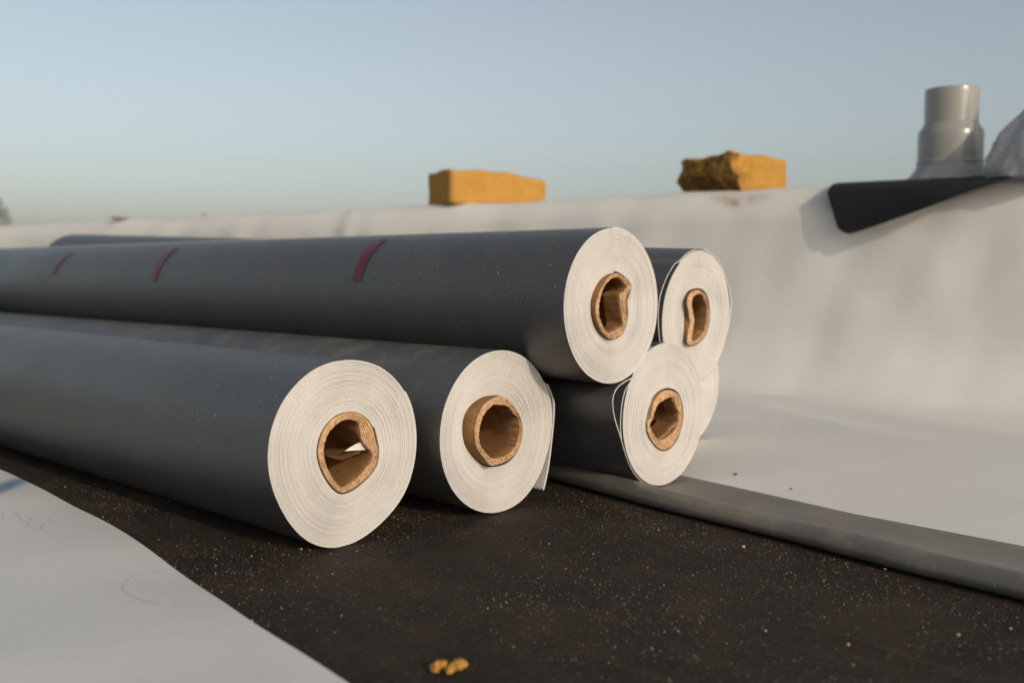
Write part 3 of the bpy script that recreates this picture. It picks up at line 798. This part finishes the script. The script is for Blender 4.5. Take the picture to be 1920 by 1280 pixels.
vs, fs = lathe([(r2, Y(303)), (r2, Y(262)), (r2*1.0, Y(252)), (r2*.97, Y(248)), (r1*1.05, Y(240)), (r1*1.03, Y(236)), (r1*1.0, Y(235))])
mesh_obj('socket', vs, fs, M_PVC, vent)
vs, fs = lathe([(r1*.995, Y(238)), (r1, Y(180)), (r1, Y(174)), (r1*.985, Y(172)), (r1*.93, Y(172)), (r1*.92, Y(176)), (r1*.92, Y(245))])
mesh_obj('upper_pipe', vs, fs, M_PVC, vent)
# apron: lies on the parapet top, one corner hanging over the front
vs, uvs = [], []
top_px = [(1549, 350), (1580, 348), (1620, 347), (1680, 344.5), (1740, 342), (1790, 340), (1832, 338.5), (1872, 337)]
bot_px = [(1571, 428), (1588, 438), (1612, 433), (1672, 412), (1740, 387), (1790, 368), (1832, 352), (1872, 339)]
tp = catmull(top_px, 48, False); bp = catmull(bot_px, 48, False)
rowsN = 26; vs = []
for q in range(48):
    e = on_plane(tp[q][0], tp[q][1], WP + WN*.018, WN); drop_gap = .007 + .060*smooth01(q/34)
    bl = on_plane(bp[q][0], bp[q][1], WP + WN*(.018 + drop_gap), WN)
    s_e = (e - WP).dot(WDIR)
    back = wall_pt(s_e, -.27, ZT + .0045); edge = wall_pt(s_e, -RT*.9, ZT + .0065)
    for j in range(10): vs.append(back.lerp(edge, j/9) - rel(vent))
    for j in range(1, 17):
        t = j/16; P = e.lerp(bl, t)
        off = math.sin(math.pi*min(1, t*1.1))*.006
        if j == 1: P = e.lerp(edge, .5) + Vector((0, 0, .0)) + WN*.0
        vs.append(P + WN*off*.6 - rel(vent))
f = grid_faces(48, 26)
ap = mesh_obj('rubber_apron', vs, f, M_RUBBER, vent)
sm = ap.modifiers.new('thick', 'SOLIDIFY'); sm.thickness = .004; sm.offset = 0

# ------------------------------------------------------------------ crumpled clear plastic bundle at the right
def mk_plastic():
    t = NT('cloudy_plastic_film'); o = t.obj()
    t.base(t.ramp(t.noise(o, 9, 4), [(.3, (.36, .35, .35)), (.7, (.60, .58, .57))]))
    t.setb(Roughness=.28, Specular_IOR_Level=.6); 
    t.normal(t.bump(t.noise(o, 38, 5, .6, 1.2), .008))
    tr = t.n('ShaderNodeBsdfTransparent'); mx = t.n('ShaderNodeMixShader'); mx.inputs[0].default_value = .88
    t.l(tr.outputs[0], mx.inputs[1]); t.l(t.b.outputs[0], mx.inputs[2]); t.l(mx.outputs[0], t.out.inputs['Surface'])
    return t.m
pb = on_plane(1966, 338, WP - WN*.05, WN)
bun = empty('plastic_bundle', (pb.x, pb.y, ZT - .004))
vs, fs = [], []; nu, nv = 72, 40
for i in range(nu):
    a = 2*math.pi*i/nu
    for j in range(nv):
        t = j/(nv - 1); prof_r = (1 - t)**.62*(.95 + .25*math.sin(t*5)) + .02*(1 - t)
        fold = 1 + .20*n3(math.cos(a)*2.2, math.sin(a)*2.2, t*2.2) + .12*abs(n3(math.cos(a)*5, math.sin(a)*5, t*4 + 3)) + .05*n3(math.cos(a)*11, math.sin(a)*11, t*12)
        r = .118*prof_r*fold
        vs.append((r*math.cos(a)*1.05 + .03*t, r*math.sin(a)*.8, .245*t**1.1 + .004*n3(a*3, t*9)*(t > .05)))
mesh_obj('film', vs, grid_faces(nu, nv, True), mk_plastic(), bun)
vs, fs = lathe([(.0, .004), (.05, .004), (.055, .03), (.045, .10), (.03, .14), (.0, .15)], 24)
vs = [(x*(1 + .3*n3(x*30, y*30, z*20)) + .02, y*.7, z) for x, y, z in vs]
mesh_obj('contents', vs, fs, mat_plain('dark_contents', (.05, .045, .05), .7), bun)
tag(bun, 'crumpled cloudy plastic film bundle standing on the parapet beside the vent pipe', 'plastic bundle')

# ------------------------------------------------------------------ small stones far along the parapet
def pebble(name, label, cat, loc, size, mat, seed, group=None, sub=3):
    import bmesh
    bm = bmesh.new(); bmesh.ops.create_icosphere(bm, subdivisions=sub, radius=1)
    for vv in bm.verts:
        c = vv.co.copy(); k = 1 + .35*n3(c.x*1.6 + seed, c.y*1.6, c.z*1.6) + .16*n3(c.x*4 + seed, c.y*4, c.z*4)
        vv.co = Vector((c.x*size[0]*k, c.y*size[1]*k, c.z*size[2]*k))
    zmin = min(vv.co.z for vv in bm.verts)
    for vv in bm.verts: vv.co.z -= zmin
    me = bpy.data.meshes.new(name); bm.to_mesh(me); bm.free(); me.materials.append(mat)
    me.polygons.foreach_set('use_smooth', [True]*len(me.polygons))
    o = bpy.data.objects.new(name, me); COL.objects.link(o); o.location = loc; o.rotation_euler = (0, 0, seed)
    return tag(o, label, cat, group)
M_BRICK = mat_plain('pale_red_stone', (.42, .35, .31), .9, 30, .2, .002)
p = on_plane(228, 408, WP - WN*.06, WN); pebble('stone_chunk', 'small flat pale reddish stone lying on the parapet beyond the rolls', 'stone', (p.x, p.y, ZT - .001), (.050, .04, .008), M_BRICK, 2.0)
p = on_plane(384, 402, WP - WN*.06, WN); pebble('stone_chip', 'tiny grey stone chip on the parapet between the reddish stone and limestone block', 'stone', (p.x, p.y, ZT - .001), (.010, .010, .006), M_BRICK, 4.0)

# ------------------------------------------------------------------ tree beyond the roof
tp_ = ray(-18, 425); tx, ty = tp_.x/tp_.y*42, 42
tree = empty('tree', (tx, ty, -8)); tag(tree, 'green brown leafy tree standing beyond the parapet', 'tree')
M_BARK = mat_plain('bark', (.10, .075, .05), .95, 9, .3, .01)
def tube(p0, p1, r0, r1, vs, fs, n=10):
    d = (p1 - p0).normalized(); x = d.orthogonal().normalized(); y = d.cross(x); b = len(vs)
    for (p, r) in ((p0, r0), (p1, r1)):
        for q in range(n): a = 2*math.pi*q/n; vs.append(p + x*(r*math.cos(a)) + y*(r*math.sin(a)))
    for q in range(n): fs.append((b + q, b + (q + 1) % n, b + n + (q + 1) % n, b + n + q))
rng = random.Random(5); vs, fs = [], []
TOPZ = 8 + CAM_H + (503 - 372)/FPX*42
tube(Vector((0, 0, 0)), Vector((.1, 0, TOPZ*.45)), .22, .15, vs, fs); tube(Vector((.1, 0, TOPZ*.45)), Vector((-.2, .1, TOPZ*.93)), .15, .03, vs, fs)
tips = []
for q in range(16):
    z0 = rng.uniform(.35, .85)*TOPZ; a = rng.uniform(0, 6.28); l = rng.uniform(.8, 1.6)*(1.25 - z0/TOPZ*.7)
    e = Vector((math.cos(a)*l, math.sin(a)*l, z0 + rng.uniform(.3, .9))); tube(Vector((0, 0, z0)), e, .05, .012, vs, fs, 6); tips.append(e)
mesh_obj('trunk', vs, fs, M_BARK, tree)
vs, fs, fm = [], [], []
for q in range(5200):
    if rng.random() < .6:
        e = rng.choice(tips); c = e + Vector((rng.gauss(0, .33), rng.gauss(0, .33), rng.gauss(0, .3)))
    else:
        z = rng.uniform(.42, 1.0); rad = 1.35*math.sqrt(max(0, 1 - ((z - .62)/.39)**2)); a = rng.uniform(0, 6.28); rr = rad*math.sqrt(rng.random())
        c = Vector((math.cos(a)*rr, math.sin(a)*rr, z*TOPZ))
    d1 = Vector((rng.gauss(0, 1), rng.gauss(0, 1), rng.gauss(0, 1))).normalized(); d2 = d1.orthogonal().normalized(); s = rng.uniform(.05, .11); b = len(vs)
    vs += [c - d1*s, c + d2*s*.5, c + d1*s, c - d2*s*.5]; fs.append((b, b + 1, b + 2, b + 3)); fm.append(rng.randrange(3))
mesh_obj('crown', vs, fs, [mat_plain('leaf_green', (.075, .095, .03), .6), mat_plain('leaf_dark', (.05, .065, .022), .6), mat_plain('leaf_brown', (.13, .085, .03), .6)], tree, fm, False)

# ------------------------------------------------------------------ crumbs and grit
pcr = on_z(840, 1256, .001)
import bmesh
def crumb(name, label, loc, lumps, mat, seed):
    bm = bmesh.new()
    for (dx, dy, dz, r) in lumps:
        ret = bmesh.ops.create_icosphere(bm, subdivisions=4, radius=1)
        for vv in ret['verts']:
            c = vv.co.copy(); k = 1 + .4*n3(c.x*1.7 + dx*900, c.y*1.7, c.z*1.7 + seed) + .2*n3(c.x*4 + dx*900, c.y*4, c.z*4)
            k += .22*n3(c.x*9 + dx*900, c.y*9, c.z*9) + .14*n3(c.x*18, c.y*18 + dx*900, c.z*18); vv.co = Vector((dx + c.x*r*k, dy + c.y*r*k, max(0, dz + c.z*r*k*.8)))
    me = bpy.data.meshes.new(name); bm.to_mesh(me); bm.free(); me.materials.append(mat)
    me.polygons.foreach_set('use_smooth', [True]*len(me.polygons))
    o = bpy.data.objects.new(name, me); COL.objects.link(o); o.location = loc; return tag(o, label, 'crumb')
crumb('limestone_crumb', 'yellow crumbly stone crumb lying alone on the black sheet', pcr,
      [(-.0085, .001, .003, .0042), (-.0045, .0025, .004, .0038), (-.0095, -.003, .002, .0030), (-.001, .0005, .002, .0026), (.0035, -.0012, .003, .0035), (.0085, .0006, .0045, .0048), (.0015, -.0058, .002, .0028), (.0115, .0015, .004, .0030)], M_LIME, 3)

M_DIRT = mat_plain('dark_dirt', (.10, .075, .05), .9, 200, .3)
for q, (x, y, r_) in enumerate(((1379, 888, .0042), (1457, 877, .0022), (1483, 915, .0026), (1780, 918, .0032), (1860, 853, .003), (1590, 905, .0016))):
    p = on_z(x, y, Z_FLOOR + .002); pebble('dirt_speck', 'dark dirt speck lying on the white floor membrane', 'dirt speck', (p.x, p.y, Z_FLOOR + .0005), (r_*.8, r_*.55, r_*.35), M_DIRT, q*1.3, 'dirt specks on the white floor', 2)
for q, (x, y, r_) in enumerate(((1394, 1024, .0030), (1659, 1065, .0022), (1797, 1188, .0022), (1590, 1206, .0022), (1895, 1176, .0018), (472, 1162, .0022), (1436, 1180, .0016), (40, 901, .0020), (122, 911, .0018), (565, 1027, .0020))):
    p = on_z(x, y, .001); pebble('tan_pebble', 'tiny tan pebble lying on the black bitumen sheet', 'pebble', (p.x, p.y, -.0006), (r_*.75, r_*.6, r_*.5), M_GRIT, q*1.7, 'pebbles on the black sheet', 2)
rng = random.Random(9)
vs, fs = [], []
OCT = [(1, 0, 0), (-1, 0, 0), (0, 1, 0), (0, -1, 0), (0, 0, 1), (0, 0, -1)]
OF = [(0, 2, 4), (2, 1, 4), (1, 3, 4), (3, 0, 4), (2, 0, 5), (1, 2, 5), (3, 1, 5), (0, 3, 5)]
def grain(p, s):
    b = len(vs); rx = rng.uniform(0, 6.28); c, q = math.cos(rx), math.sin(rx)
    for (x, y, z) in OCT:
        k = s*rng.uniform(.6, 1.2); vs.append((p.x + (x*c - y*q)*k, p.y + (x*q + y*c)*k, p.z + z*k*.8))
    for f_ in OF: fs.append(tuple(b + i for i in f_))
cnt = 0
while cnt < 30000:
    u = rng.uniform(-1.0, 2.4); v = rng.uniform(-1.25, -.004); p = SP - SD*u + SN*v
    if p.y < .3: continue
    dens = .35 + 1.1*n3(p.x*5, p.y*5, 12) + .35*n3(p.x*16, p.y*16, 3) + (.35 if v > -.10 else 0)
    if rng.random() > dens: continue
    s = .00030 + .00050*rng.random()**3 + (.0007 if rng.random() < .012 else 0)
    p.z = bit_h(p) - .001 + s*.5; grain(p, s); cnt += 1
gr = mesh_obj('grit', vs, fs, M_GRIT, smooth=False)
tag(gr, 'fine golden sand grit scattered over the black sheet', 'grit', kind='stuff')
